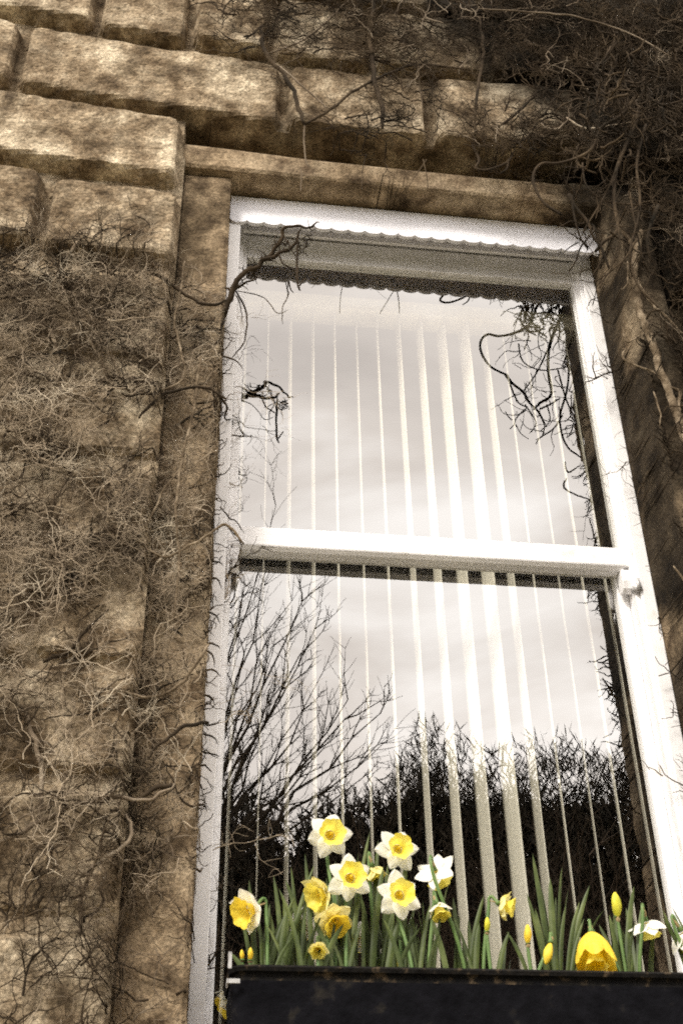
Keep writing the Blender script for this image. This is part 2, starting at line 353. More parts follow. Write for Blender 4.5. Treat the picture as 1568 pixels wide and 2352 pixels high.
wb('upper_sash', WP, [(.0705, .0865, .024, .056, 1.692, 2.714), (1.0355, 1.0515, .024, .056, 1.692, 2.714),
                      (.0866, 1.0354, .026, .056, 2.625, 2.714), (.0705, 1.0515, .020, .058, 1.637, 1.690)])
wb('lower_sash', WP, [(.0705, .080, .062, .094, .5, 1.690), (1.024, 1.0515, .062, .094, .5, 1.690),
                      (.0801, 1.0239, .062, .094, .46, .54), (.0801, 1.0239, .0585, .094, 1.644, 1.690)])
# rail lip under the meeting rail
b = MB(); b.prism([(.020, 1.6365+ZC), (.030, 1.628+ZC), (.058, 1.628+ZC), (.058, 1.6365+ZC)], 'x', .080, 1.036); b.build('meeting_rail_lip', WP, win, bevel=.001)
for x0, x1, yg, z0, z1 in ((.0866, 1.0354, UG, 1.691, 2.6245), (.0801, 1.0239, LG, .541, 1.6435)): wb('pane', M['glass'], [(x0, x1, yg, yg+.004, z0, z1)], 0)
for x0 in (.0705, 1.0265):
    b = MB(); b.prism([(.021, 1.627+ZC), (.021, 1.595+ZC), (.028, 1.577+ZC), (.040, 1.567+ZC), (.052, 1.575+ZC), (.056, 1.600+ZC), (.056, 1.627+ZC)], 'x', x0, x0+.025); b.build('sash_horn', WP, win, bevel=.003)
b = MB(); b.tube([(1.052, .016, 1.565+ZC), (1.052, .002, 1.562+ZC), (1.052, -.006, 1.560+ZC)], [.012, .012, .009], 10); b.tube([(1.052, -.005, 1.585+ZC), (1.052, -.006, 1.555+ZC)], .005, 8)
b.build('sash_stop', M['bracket'], win, smooth=True)
# scalloped pelmet board hung in front of the head of the window
SC_P = .0475; px0, px1 = .0315, 1.0915
def pel_bot(x):
    ph = ((x - px0) % SC_P) / SC_P
    return 2.662 - .004*(x-px0) + -.002 + .0125 * (1 - math.sqrt(max(0, 1-(2*ph-1)**2)))
pt, pb = [], []
n = 22*14
for i in range(n+1):
    x = px0 + (px1-px0)*i/n; pt.append((x, 2.765 - .008*(x-px0))); pb.append((x, pel_bot(x)))
b = MB()
for i in range(n):
    (xa, za), (xb, zb) = pt[i], pt[i+1]; (_, wa), (_, wbz) = pb[i], pb[i+1]
    for y in (-.068, -.056):
        k0 = len(b.v); b.v += [(xa, y, za+ZC), (xb, y, zb+ZC), (xb, y, wbz+ZC), (xa, y, wa+ZC)]; b.f.append((k0, k0+1, k0+2, k0+3))
    k0 = len(b.v); b.v += [(xa, -.068, wa+ZC), (xb, -.068, wbz+ZC), (xb, -.056, wbz+ZC), (xa, -.056, wa+ZC)]; b.f.append((k0, k0+1, k0+2, k0+3))
for (x, za), (_, wa) in ((pt[0], pb[0]), (pt[-1], pb[-1])):
    k0 = len(b.v); b.v += [(x, -.068, za+ZC), (x, -.056, za+ZC), (x, -.056, wa+ZC), (x, -.068, wa+ZC)]; b.f.append((k0, k0+1, k0+2, k0+3))
b.box(px0, px1, -.056, -.0005, 2.748+ZC, 2.754+ZC)
b.build('pelmet', M['pelmet_paint'], win)['label'] = 'white pelmet board with a scalloped lower edge'

# ------------------------------------------------------------------ vertical blind inside
blind = empty('vertical_blind', (.56, .2, 2.6+ZC))
tag(blind, 'cream vertical blind with its slats turned edge-on behind the window glass', 'blind')
b = MB(); b.box(.05, 1.10, .165, .235, 2.585+ZC, 2.64+ZC); b.build('headrail', M['blind'], blind, bevel=.004)
slat_px = [(546, 6), (605, 1.5), (663, 8), (721, 8), (778, 4.5), (835, 4.5), (890.6, 5), (947, 13), (1004, 19), (1060.5, 26), (1119, 31), (1170, 18), (1222, 4), (1278.6, 4), (1333, 5), (1385, 6)]
SW = .070; YB = .20
for i, (px, wp) in enumerate(slat_px):
    p = at(px, 1312, YB); h = math.atan2(p.x, YB + 2.4)
    ang = h + (1 if i in (0,1) else -1) * math.asin(min(1, wp * .064/57 / SW * 1.0))     # slat direction in plan, from +Y
    dx, dy = math.sin(ang), math.cos(ang); nx, ny = dy, -dx
    b = MB()
    def sl(u, v, s=1):
        t = (u-.5)*SW; bow = .004*(1-(2*u-1)**2)*(1 if i % 2 else -1)*.3
        ztop, zbot = 2.585, .50
        tw = math.sin(v*3 + i)*.0012
        return (p.x + dx*t + nx*(bow + tw), YB + dy*t + ny*bow, zbot + (ztop-zbot)*v + ZC)
    b.grid(lambda u, v: sl(u, v), 6, 14)
    o = b.build('slat', M['blind'], blind, smooth=True)
    so = o.modifiers.new('solid', 'SOLIDIFY'); so.thickness = .0012
# white wand / cord line at left edge

# ------------------------------------------------------------------ flower trough
trough = empty('window_trough', (.75, -.19, .398+ZC))
tag(trough, 'long dark navy window trough full of daffodils, in front of the window', 'flower trough')
TX0, TX1, TY0, TY1, TZ0, TZ1 = .092, 1.30, -.300, -.095, .400, .5815
b = MB(); t_ = .007
def rrect(x0, x1, y0, y1, r, n=6):
    pts = []
    for cx, cy, a0 in ((x1-r, y1-r, 0), (x0+r, y1-r, 90), (x0+r, y0+r, 180), (x1-r, y0+r, 270)):
        for i in range(n+1):
            a = R(a0 + 90*i/n); pts.append((cx + r*math.cos(a), cy + r*math.sin(a)))
    return pts
def loft(b, rings):
    n0 = len(b.v); k = len(rings[0][0])
    for pts, z in rings:
        b.v += [(x, y, z + ZC) for x, y in pts]
    for i in range(len(rings)-1):
        for j in range(k): b.f.append((n0+i*k+j, n0+i*k+(j+1) % k, n0+(i+1)*k+(j+1) % k, n0+(i+1)*k+j))
loft(b, [(rrect(TX0+.02, TX1-.02, TY0+.025, TY1-.012, .02), TZ0), (rrect(TX0+.004, TX1-.004, TY0+.004, TY1-.003, .025), TZ1-.025), (rrect(TX0+.008, TX1-.008, TY0+.01, TY1-.008, .022), TZ1-.025), (rrect(TX0+.020, TX1-.02, TY0+.03, TY1-.02, .018), TZ0+.005)])
k0 = len(b.v); b.v += [(x, y, TZ0+ZC) for x, y in rrect(TX0+.02, TX1-.02, TY0+.025, TY1-.012, .02)]; b.f.append(tuple(range(k0, len(b.v))))
b.build('trough_body', M['trough'], trough, smooth=False)
b = MB(); loft(b, [(rrect(TX0+.002, TX1-.002, TY0+.002, TY1-.002, .03), TZ1-.010), (rrect(TX0-.001, TX1+.001, TY0-.001, TY1+.001, .03), TZ1-.004), (rrect(TX0+.003, TX1-.003, TY0+.003, TY1-.003, .028), TZ1), (rrect(TX0+.010, TX1-.010, TY0+.010, TY1-.010, .022), TZ1-.001), (rrect(TX0+.011, TX1-.011, TY0+.011, TY1-.011, .022), TZ1-.024)])
b.build('rim', M['rim'], trough, smooth=False)
b = MB(); b.grid(lambda u, v: (TX0+.02+(TX1-TX0-.04)*u, TY0+.02+(TY1-TY0-.04)*v, .548+ZC+.006*noise.noise(Vector((u*60, v*9, 0)))), 100, 14); b.build('soil', M['soil'], trough)
b = MB(); b.box(.090, .110, -.306, -.3022, .549+ZC, .556+ZC); b.box(.0885, .0915, -.306, -.272, .549+ZC, .556+ZC); b.box(.0895, .0955, -.3068, -.3062, .572+ZC, .597+ZC); b.box(.0895, .0955, -.306, -.280, .5975+ZC, .599+ZC)
b.build('clip', M['bracket'], trough, bevel=.001)

# ------------------------------------------------------------------ daffodils
SOIL = .548
def basis(d):
    d = Vector(d).normalized(); q = d.to_track_quat('Z', 'Y'); return q.to_matrix()
def blade(base, tip, wid, bend, seed, fold=.15):
    b = MB(); base = Vector(base); tip = Vector(tip); rnd = random.Random(seed)
    ctl = (base + tip)/2 + Vector(bend); L_ = (tip-base).length
    side = Vector((1, rnd.uniform(-.7, .7), rnd.uniform(-.1, .1))).normalized()
    tw = rnd.uniform(-.6, .6)
    def P(u, v):
        t = v; c = base*(1-t)**2 + ctl*2*t*(1-t) + tip*t*t
        wdt = wid*(1 if t < .6 else math.sqrt(max(0, 1-((t-.6)/.4)**1.7)))*(.75+.25*min(1, t*3))
        ang = tw*t; s = Vector((side.x*math.cos(ang)-side.y*math.sin(ang), side.x*math.sin(ang)+side.y*math.cos(ang), side.z))
        nrm = Vector((-s.y, s.x, 0)); a = (u-.5)
        return c + s*(a*wdt) + nrm*((abs(a)*2)**2*wdt*fold)
    b.grid(P, 4, 12); return b
def bez(p0, p1, p2, p3, n):
    r = []
    for i in range(n+1):
        t = i/n; r.append(p0*(1-t)**3 + p1*3*t*(1-t)**2 + p2*3*t*t*(1-t) + p3*t**3)
    return r
def daffodil(label, px, py, Y, size, face, base_dx=0, kind='open', leaves=2, seed=0, petal='petal', cup='trumpet', droop=.0, open_=1.0, spin=0, cup_len=1.0, stem_h=None):
    """size = spread of the flower in metres; face = the way its trumpet points"""
    rnd = random.Random(seed); c = at(px, py, Y)
    face = Vector(face).normalized()
    bp = Vector((c.x + base_dx, min(max(Y, -.26), -.13), SOIL+ZC))
    root = empty('daffodil', bp); tag(root, label, 'daffodil', 'daffodils in the window trough'); size *= 1.1 if kind == 'open' else 1
    Bm = basis(face); s = size/2
    if kind == 'open':
        for k in range(6):
            outer = k % 2; a0 = k*math.pi/3 + spin + rnd.uniform(-.09, .09); Lp = s*rnd.uniform(.92, 1.06); wp = s*.74*(1.0 if outer else .88)*rnd.uniform(.92, 1.05)
            cupn = rnd.uniform(-.25, .12); twist = rnd.uniform(-.3, .3)
            def P(u, v):
                r = .10*s + (Lp-.10*s)*v
                wd_ = wp*(math.sin(math.pi*min(1, .16+.84*v)**.9)**.75 if v < 1 else 0)*(1 if v < .97 else .4)
                la = (u-.5)*wd_
                phi = R(78)*max(0, 1-open_)*(.35+.65*v**.5)
                z_ = (cupn if open_ > .9 else -.15)*s*v*v*.9 + (Lp*v)*math.sin(phi) - .002*outer + .10*s*math.cos((u-.5)*math.pi)*(v)*.35 + (u-.5)*twist*wd_*v + .02*s*math.sin(u*9+v*7+k)
                x_ = r*(1-.25*abs(cupn)*v*v)*math.cos(phi); 
                q = Vector((x_*math.cos(a0)-la*math.sin(a0), x_*math.sin(a0)+la*math.cos(a0), z_))
                return c + Bm @ q
            b = MB(); b.grid(P, 6, 9); b.build('petal', M[petal], root, smooth=True)
        b = MB(); rl = s*.52*cup_len
        def Q(u, v):
            a = u*2*math.pi; r = s*(.20 + .22*v**1.2 + (.11*max(0, v-.72)/.28))*(1+.07*v*math.sin(a*6+seed)+.04*v*math.sin(a*13))
            return c + Bm @ Vector((r*math.cos(a), r*math.sin(a), rl*v + .02*s*v*math.sin(a*9)))
        b.grid(Q, 36, 8); o = b.build('trumpet', M[cup], root, smooth=True)
        b = MB(); b.grid(lambda u, v: c + Bm @ Vector((s*.17*v*math.cos(u*2*math.pi), s*.17*v*math.sin(u*2*math.pi), .001)), 16, 2)
        b.tube([c + Bm @ Vector((0, 0, 0)), c + Bm @ Vector((0, 0, rl*.6))], [s*.04, s*.055], 6); b.build('stamens', M['yellow_petal'], root, smooth=True)
        back = c - face*s*.10
    elif kind == 'bell':
        b = MB(); c0 = c - face*size*.42
        def Q(u, v):
            a = u*2*math.pi; lobe = abs(math.sin(3*a+spin)); r = size*.40*(math.sin(min(1, v*1.02+.02)*math.pi/2)**.62)*(1+.16*v*lobe+.05*v*math.sin(7*a+5*v)+.02*math.sin(24*a))
            return c0 + Bm @ Vector((r*math.cos(a), r*math.sin(a), size*(.74*v + .24*v*v*lobe)))
        b.grid(Q, 72, 14); b.build('petal', M[petal], root, smooth=True)
        b = MB(); b.grid(lambda u, v: c0 + Bm @ Vector((size*(.12+.13*v)*math.cos(u*6.2832)*(1+.1*v*math.sin(u*50)), size*(.12+.13*v)*math.sin(u*6.2832)*(1+.1*v*math.sin(u*50)), size*(.5+.48*v))), 36, 5); b.build('trumpet', M[cup], root, smooth=True)
        back = c0; s = size*.45
    else:
        # closed or half-closed: a bundle of wrapped petals, longer than wide
        ln = size; rad = size*(.20 if kind == 'bud' else .33); c0 = c - face*ln*.5
        b = MB()
        def Q(u, v):
            a = u*2*math.pi; r = rad*(math.sin(math.pi*(.06+.90*v))**.7)*(1+.10*math.sin(3*a+5*v))
            if kind == 'half': r = rad*(.25+.85*v**.7)*(1+.13*math.sin(6*a+1.5*v)) if v < .97 else rad*.85
            return c0 + Bm @ Vector((r*math.cos(a), r*math.sin(a), ln*v*(1+.07*(kind == 'half')*math.sin(6*a))))
        b.grid(Q, 24, 10); b.build('petal', M[petal], root, smooth=True)
        if kind == 'half':
            b = MB(); b.grid(lambda u, v: c0 + Bm @ Vector(((rad*.7*(v+.2))*math.cos(u*6.2832)*(1+.08*math.sin(u*50)), (rad*.7*(v+.2))*math.sin(u*6.2832), ln*.6+ln*.55*v)), 20, 4); b.build('trumpet', M[cup], root, smooth=True)
        back = c0; s = size*.45
    # stem: up from the soil, over the neck and into the back of the flower
    top = back - face*s*.55 + Vector((0, 0, .006)); top2 = top + Vector((0, 0, -.03))
    pts = bez(bp, bp + Vector((0, 0, (top.z-bp.z)*.5)), top - Vector((0, 0, max(.01, (top.z-bp.z)*.25))) - face*.004, top, 10)
    pts += bez(top, top + Vector((0, 0, .012)) + Vector((face.x, face.y, 0))*.006, back - face*s*.25 + Vector((0, 0, .004)), back, 6)[1:]
    b = MB(); b.tube(pts, [.0034]*9 + [.003]*(len(pts)-11) + [.0045, .0055], 7); b.build('stem', M['stem'], root, smooth=True)
    b = MB(); b.grid(lambda u, v: top + Vector(((u-.5)*.009*math.sin(math.pi*min(1, v+.1)), -.004+(u-.5)**2*.01, -.004)) + (back-top)*v*1.1 + Vector((0, 0, .006*v)), 3, 6); b.build('spathe', M['spathe'], root, smooth=True)
    for q in range(leaves):
        hx = rnd.uniform(-.05, .05); hz = rnd.uniform(.55, 1.0)*(top.z-bp.z) + .02
        bl = blade(bp + Vector((rnd.uniform(-.012, .012), rnd.uniform(-.01, .015), -.004)), bp + Vector((hx, rnd.uniform(-.01, .05), max(.05, hz))), rnd.uniform(.007, .011), (hx*-.25, 0, .01), seed*10+q)
        bl.build('leaf', M['leaf'], root, smooth=True)
    return root
toCam = (-.15, -.8, -.55)
daffodil('big open white daffodil with yellow trumpet, highest of all, above the others left of centre', 757, 1918, -.20, .086, (.12, -.95, -.10), base_dx=.02, seed=1, spin=.25, leaves=3)
daffodil('open white daffodil with pale yellow trumpet just below the highest flower', 803, 2017, -.235, .084, (.10, -.95, -.05), base_dx=-.01, seed=2, spin=.5, leaves=3)
daffodil('open white daffodil facing front, second highest, right of the highest flower', 912, 1950, -.20, .080, (.14, -.95, -.08), base_dx=.0, seed=3, spin=.15, leaves=3)
daffodil('open white daffodil with wide yellow trumpet directly under the second highest flower', 916, 2056, -.24, .082, (.10, -.95, -.08), base_dx=.02, seed=4, spin=.7, leaves=3)
daffodil('white and yellow daffodil turned sideways at the left end of the trough', 578, 2088, -.235, .092, (-.75, -.45, -.42), base_dx=.03, seed=5, spin=.3, open_=.62, leaves=3, cup='yellow_petal')
daffodil('half open deep yellow daffodil leaning left of the pale trumpet flower', 741, 2052, -.215, .084, (-.75, -.35, -.40), open_=.55, base_dx=.02, seed=6, petal='pale_yellow', leaves=2)
daffodil('soft yellow daffodil tipped downward low among the leaves near the trough rim', 765, 2112, -.235, .080, (.25, -.60, -.70), base_dx=-.01, seed=7, petal='pale_yellow', cup='yellow_petal', leaves=3, open_=.75)
daffodil('small drooping cream and yellow daffodil low by the rim under the golden one', 730, 2178, -.255, .045, (-.1, -.6, -.7), base_dx=.0, seed=8, open_=.5, petal='pale_yellow', leaves=1)
daffodil('pale yellow daffodil seen from the side between the two tallest flowers', 856, 1996, -.175, .064, (.3, .1, -.85), open_=.4, base_dx=.0, seed=9, petal='pale_yellow', leaves=2)
daffodil('white daffodil nodding away from the viewer on an arched neck, right of centre', 1000, 2003, -.21, .078, (.35, .55, -.35), base_dx=.045, seed=10, spin=.45, leaves=1)
daffodil('white daffodil with long yellow trumpet hanging straight down right of centre', 1005, 2082, -.225, .060, (.2, -.25, -.9), base_dx=-.025, seed=11, open_=.45, leaves=2, cup_len=1.3)
daffodil('small yellow and white daffodil in profile facing right on a thin arched stem', 1150, 2078, -.215, .062, (.72, -.25, -.25), base_dx=-.045, seed=12, open_=.55, petal='pale_yellow', leaves=1, cup_len=1.3)
daffodil('plump closed yellow bud standing upright right of the profile flower', 1211, 2146, -.22, .034, (.05, -.1, .95), kind='bud', seed=13, petal='yellow_petal', leaves=1)
daffodil('pointed yellow bud just clearing the rim left of the spiky leaf clump', 1258, 2190, -.25, .040, (-.35, -.1, -.9), kind='bud', seed=14, petal='yellow_petal', base_dx=-.03, leaves=1)
daffodil('large golden daffodil bowed low over the rim right of the spiky leaf clump', 1362, 2178, -.245, .080, (-.12, -.42, -.9), kind='bell', seed=15, petal='yellow_petal', cup='trumpet', base_dx=.05, leaves=2)
daffodil('white daffodil with splayed hanging petals near the right end', 1483, 2122, -.225, .076, (.25, .45, -.75), base_dx=-.03, seed=16, spin=.2, leaves=2, open_=.7)
daffodil('white daffodil cut off by the right edge of the picture', 1567, 2145, -.225, .084, (.5, .2, -.6), base_dx=.01, seed=17, leaves=2, open_=.6)
daffodil('thin green-yellow bud upright among leaves near the right end', 1414, 2078, -.20, .045, (.0, -.1, .98), kind='bud', seed=18, petal='bud', leaves=2)
daffodil('small green-yellow bud low beside the profile flower', 1118, 2124, -.23, .026, (.05, -.2, .9), kind='bud', seed=20, petal='bud', leaves=1)
daffodil('short yellow bud at the far left by the rim', 575, 2192, -.255, .022, (.0, -.3, .9), kind='bud', seed=21, petal='yellow_petal', leaves=1)
daffodil('tiny yellow bud, the leftmost of all', 556, 2194, -.25, .018, (-.1, -.3, .9), kind='bud', seed=22, petal='yellow_petal', leaves=0)

def leaf_clump(label, tips, Y, seed, base=None):
    rnd = random.Random(seed); cx = sum(t[0] for t in tips)/len(tips) if base is None else base
    c = at(cx, 2200, Y); root = empty('daffodil', (c.x, Y, SOIL+ZC)); tag(root, label, 'daffodil', 'flowerless daffodil clumps in the trough')
    for i, (px, py, bx) in enumerate(tips):
        yy = Y + rnd.uniform(-.025, .03); p = at(px, py, yy)
        q = at(bx, 2205, yy)
        b = blade((q.x, yy, SOIL+ZC-.004), p, rnd.uniform(.007, .0125), ((p.x-q.x)*-.3, 0, .01), seed*100+i); b.build('leaf', M['leaf'], root, smooth=True)
    return root
leaf_clump('clump of tall green blades crossing each other under the flowers left of centre', [(722, 1985, 650), (738, 2040, 760), (706, 2010, 690), (655, 2020, 720), (650, 2065, 665), (676, 2075, 640), (640, 2100, 690), (695, 2060, 800), (780, 2060, 750), (820, 2050, 790), (690, 2100, 660), (660, 2120, 670)], -.18, 31)
leaf_clump('tight clump of upright green blades in the middle below the two front flowers', [(849, 1910, 800), (880, 1990, 850), (800, 2010, 760), (835, 2080, 835), (892, 2000, 905), (860, 2045, 870), (905, 2095, 885), (845, 2050, 900), (780, 2095, 820), (930, 2110, 940), (958, 2120, 930), (815, 2120, 790)], -.19, 32)
leaf_clump('loose clump of long green blades rising between the upper flowers', [(628, 2010, 655), (668, 1990, 690), (700, 1960, 720), (770, 1975, 760), (822, 1960, 815), (868, 1930, 850), (890, 1985, 880), (935, 2060, 920), (745, 2030, 730), (800, 2080, 800), (618, 2090, 640), (960, 2150, 950)], -.15, 38)
leaf_clump('sprawling clump of narrow bent blades tangled at the front left of the trough', [(640, 2040, 700), (745, 2090, 690), (700, 2080, 640), (610, 2120, 670), (790, 2120, 730), (720, 2110, 770), (675, 2150, 620), (758, 2150, 800), (660, 2085, 640), (830, 2120, 790)], -.235, 39)
leaf_clump('narrow tangle of blades under the wide yellow trumpet and nodding flower', [(930, 2080, 880), (880, 2110, 930), (850, 2130, 870), (965, 2130, 900), (910, 2140, 960), (1010, 2140, 975), (990, 2110, 1030), (945, 2100, 955)], -.22, 40)
leaf_clump('low fan of short green blades at the left end of the trough', [(572, 2020, 590), (620, 2075, 600), (632, 2140, 610), (555, 2110, 585), (600, 2150, 625), (648, 2110, 610)], -.20, 33)
leaf_clump('slender arching green blades right of centre beside the nodding white flowers', [(1000, 2070, 985), (1040, 2060, 1060), (1055, 2100, 1040), (1075, 2110, 1080), (960, 2090, 985), (1062, 2150, 1068), (1100, 2120, 1085), (1160, 2160, 1140)], -.20, 34)
leaf_clump('spiky dense clump of grassy blades standing in front of the widest slats', [(1222, 1960, 1265), (1240, 2035, 1262), (1262, 2015, 1270), (1290, 1990, 1278), (1305, 2040, 1280), (1330, 2070, 1290), (1353, 2033, 1292), (1275, 2060, 1268), (1318, 2100, 1290), (1250, 2090, 1268), (1228, 2085, 1258), (1208, 2050, 1255), (1298, 2080, 1275), (1340, 2110, 1296), (1282, 2105, 1282)], -.17, 35)
leaf_clump('tall green blades beside the white flower at the right end', [(1455, 2035, 1430), (1412, 2060, 1405), (1440, 2090, 1440), (1475, 2075, 1455), (1398, 2100, 1425), (1500, 2140, 1480), (1425, 2130, 1450)], -.19, 36)
leaf_clump('curved green blades arching past the right edge of the picture', [(1540, 2080, 1620), (1600, 2100, 1600), (1640, 2050, 1650), (1520, 2105, 1590), (1385, 2090, 1300)], -.20, 37)

# ------------------------------------------------------------------ creepers
def wander(rnd, p, ang, n, step, wob, surf, off0, off1, curl=0):
    pts = []; x, z = p; a = ang; o = off0
    for i in range(n):
        o_ = off0 + (off1-off0)*i/max(1, n-1)
        pts.append(Vector((x, surf(x, z) - o_ + rnd.uniform(-.002, .002), z + ZC)))
        a += rnd.gauss(0, wob) + curl; x += math.cos(a)*step; z += math.sin(a)*step
    return pts, (x, z), a
def front(x, z):
    """smooth outer envelope of wall and window surround"""
    if HX0 < x < HX1 and z < HZ1: return -.002
    if x > -.11 and x < HX0 and z < 2.78: return -.128
    if HX1 <= x < 1.2 and z < 2.78: return -.218
    if z < 2.335: return -.178
    if -.08 < x < 1.2 and 2.77 <= z < 2.86: return -.155
    return -.212
def spray(b, rnd, p, ang, length, r, off, depth, wob=.33):
    step = .011 if r < .003 else .016
    n = max(4, int(length/step)); pts, end, a = wander(rnd, p, ang, n, step, wob, front, off, off + rnd.uniform(-.01, .03), rnd.uniform(-.04, .04))
    b.tube(pts, [r*(1-.65*i/n) for i in range(n)], 4 if r > .0012 else 3, cap=False)
    if depth > 0:
        for _ in range(rnd.randint(2, 5)):
            i = rnd.randint(1, n-1); q = pts[i]
            spray(b, rnd, (q.x, q.z-ZC), ang + rnd.choice((-1, 1))*rnd.uniform(.5, 1.4), length*rnd.uniform(.3, .6), r*.6, off+rnd.uniform(0, .012), depth-1, wob*1.1)
def mass(root, name, mat, n, region, dens, seed, lr=(.07, .22), rr=(.0009, .0024), offs=(.002, .03), depth=2, ang0=1.4, angs=1.2):
    rnd = random.Random(seed); b = MB(); k = 0; tries = 0
    while k < n and tries < n*30:
        tries += 1; x = rnd.uniform(region[0], region[1]); z = rnd.uniform(region[2], region[3])
        if rnd.random() > dens(x, z): continue
        k += 1; spray(b, rnd, (x, z), rnd.gauss(ang0, angs) + (math.pi if rnd.random() < .25 else 0), rnd.uniform(*lr), rnd.uniform(*rr), rnd.uniform(*offs), depth)
    o = b.build(name, mat, root, smooth=True); o['kind'] = 'stuff'; return o
def px_stem(root, pts, rads, Ys, mat, name='stem', sides=7, jit=.0):
    """a woody stem through given sight-line points, smoothed, at the given distances from the wall plane"""
    P = [at(x, y, Y) for (x, y), Y in zip(pts, Ys)]; out_, ro = [], []
    n = len(P)
    for i in range(n-1):
        p0, p1, p2, p3 = P[max(0, i-1)], P[i], P[i+1], P[min(n-1, i+2)]
        for s in range(5):
            t = s/5
            out_.append(.5*((2*p1) + (p2-p0)*t + (2*p0-5*p1+4*p2-p3)*t*t + (3*p1-p0-3*p2+p3)*t**3))
            ro.append((rads[i] + (rads[i+1]-rads[i])*t)*(1+.13*noise.noise(Vector((i+t, pts[0][0], 0))*3)))
    out_.append(P[-1]); ro.append(rads[-1])
    kk = .0016 if rads[0] < .004 else .003
    for i in range(1, len(out_)-1):
        q = out_[i]*55; out_[i] = out_[i] + Vector((noise.noise(q), noise.noise(q+Vector((9, 3, 1)))*.6, noise.noise(q+Vector((2, 8, 5)))))*kk*2.2
    nn = len(out_); ro = [r_*(1 if min(i, nn-1-i) > 2 else .55+.15*min(i, nn-1-i))*(1+.22*abs(noise.noise(out_[i]*90))) for i, r_ in enumerate(ro)]
    b = MB(); b.tube(out_, ro, sides); return b.build(name, mat, root, smooth=True)

def nz2(x, z, s, o=0): return noise.noise(Vector((x*s, z*s, o)))
# left creeper
cl = empty('climbing_creeper', (-.4, -.2, 0)); tag(cl, 'bare leafless creeper matting the stone left of the window, with stalks over the frame', 'creeper')
def topline(x): return interp(x, [-1.3, -.55, -.35, -.1, 0, .04], [2.50, 2.40, 2.32, 2.30, 2.27, 2.25])
def dl(x, z):
    if x > .045: return 0
    t = topline(x)
    if z > t + .03: return 0
    d = .55 + 1.1*nz2(x, z, 4.5, 2) + .7*nz2(x, z, 11, 4)
    if x > -.09: d = d*.9 + .25
    if z > 2.05 and x < .02: d += .5
    if x < -.42: d += .35
    if z < 1.1: d += .1
    return max(.05, min(1, d))
mass(cl, 'twigs', M['dark_twig'], 1000, (-1.1, .03, .2, 2.38), lambda x, z: dl(x, z)*(.35 if x > -.11 else 1), 1, offs=(.0, .03), rr=(.0014, .0034), depth=2)
mass(cl, 'twigs', M['twig'], 560, (-1.1, .035, .2, 2.36), dl, 2, offs=(.006, .03), rr=(.0009, .0018), depth=2)
mass(cl, 'twigs', M['pale_twig'], 560, (-.75, .02, .8, 2.30), lambda x, z: dl(x, z)*(.35+.65*max(0, 1-abs(z-1.5)/.9)), 3, offs=(.015, .04), rr=(.0008, .0016), depth=2)
Yw = -.190
S = lambda pts, r0, r1, Y0=Yw, Y1=None, mat='wood': px_stem(cl, pts, [r0 + (r1-r0)*i/(len(pts)-1) for i in range(len(pts))], [Y0 + ((Y1 if Y1 is not None else Y0)-Y0)*i/(len(pts)-1) for i in range(len(pts))], M[mat])
S([(178, 555), (140, 615), (112, 690), (105, 745), (128, 790), (138, 850), (122, 930), (112, 1010), (95, 1080)], .006, .004)
S([(130, 870), (150, 920), (165, 1000)], .004, .002)
S([(130, 1130), (110, 1200), (78, 1290), (40, 1380), (10, 1460), (0, 1520)], .006, .004)
S([(425, 600), (412, 680), (400, 740), (415, 800), (420, 870), (330, 910)], .003, .002)
S([(460, 820), (452, 900), (432, 1000), (412, 1090), (405, 1180), (412, 1290), (400, 1420)], .0035, .0022)
S([(170, 720), (210, 790), (240, 850), (262, 960)], .004, .003)
S([(190, 755), (255, 820), (300, 900), (330, 850)], .003, .002)
S([(480, 1480), (440, 1540), (405, 1580), (350, 1602), (290, 1590), (220, 1580)], .0038, .0022)
S([(560, 1250), (520, 1205), (478, 1230), (440, 1250), (380, 1280), (330, 1262), (260, 1290), (190, 1340)], .003, .002)
S([(300, 1240), (345, 1190), (380, 1120), (430, 1060)], .0028, .0016)
S([(0, 1935), (90, 1890), (170, 1850), (260, 1830), (340, 1840), (400, 1800)], .005, .003, mat='twig')
S([(60, 1640), (85, 1720), (95, 1800), (88, 1900)], .005, .004, mat='twig')
S([(185, 2150), (190, 2060), (215, 1990), (300, 1930), (290, 1870)], .004, .003, mat='twig')
S([(480, 1660), (430, 1670), (380, 1700), (340, 1740)], .0045, .0025, mat='dark_twig')
S([(395, 1800), (350, 1815), (300, 1850)], .006, .003, mat='dark_twig')
S([(330, 610), (400, 660), (470, 700), (520, 690)], .004, .004, mat='dark_twig', Y1=-.19)
S([(320, 960), (380, 905), (470, 890), (520, 920)], .004, .003, mat='dark_twig')
S([(100, 1520), (150, 1500), (190, 1460), (250, 1400)], .005, .003, mat='dark_twig')
# stalk jutting out across the pelmet: its mirror image shows in the upper pane
S([(515, 720), (530, 680), (540, 655), (560, 630), (600, 605), (630, 575), (648, 548), (652, 522), (690, 520), (712, 522), (733, 511)], .0085, .0022, -.16, -.30, 'dark_twig')
S([(600, 600), (628, 590), (650, 578), (672, 562), (686, 545), (692, 524)], .006, .0025, -.22, -.28, 'dark_twig')
S([(684, 548), (682, 590), (683, 630), (685, 655), (690, 668)], .0035, .0025, -.27, -.26, 'dark_twig')
S([(684, 660), (694, 648), (700, 640)], .0025, .0015, -.26, -.26, 'dark_twig')
S([(640, 575), (646, 600), (662, 612), (680, 622)], .0025, .0015, -.24, -.24, 'dark_twig')
S([(655, 545), (668, 570), (690, 600)], .0022, .001, -.25, -.25, 'dark_twig')
S([(535, 672), (565, 650), (590, 640)], .004, .0015, -.17, -.2, 'dark_twig')
S([(540, 665), (560, 700), (567, 730), (565, 770), (552, 800), (530, 825)], .0026, .0015, -.17, -.10, 'dark_twig')
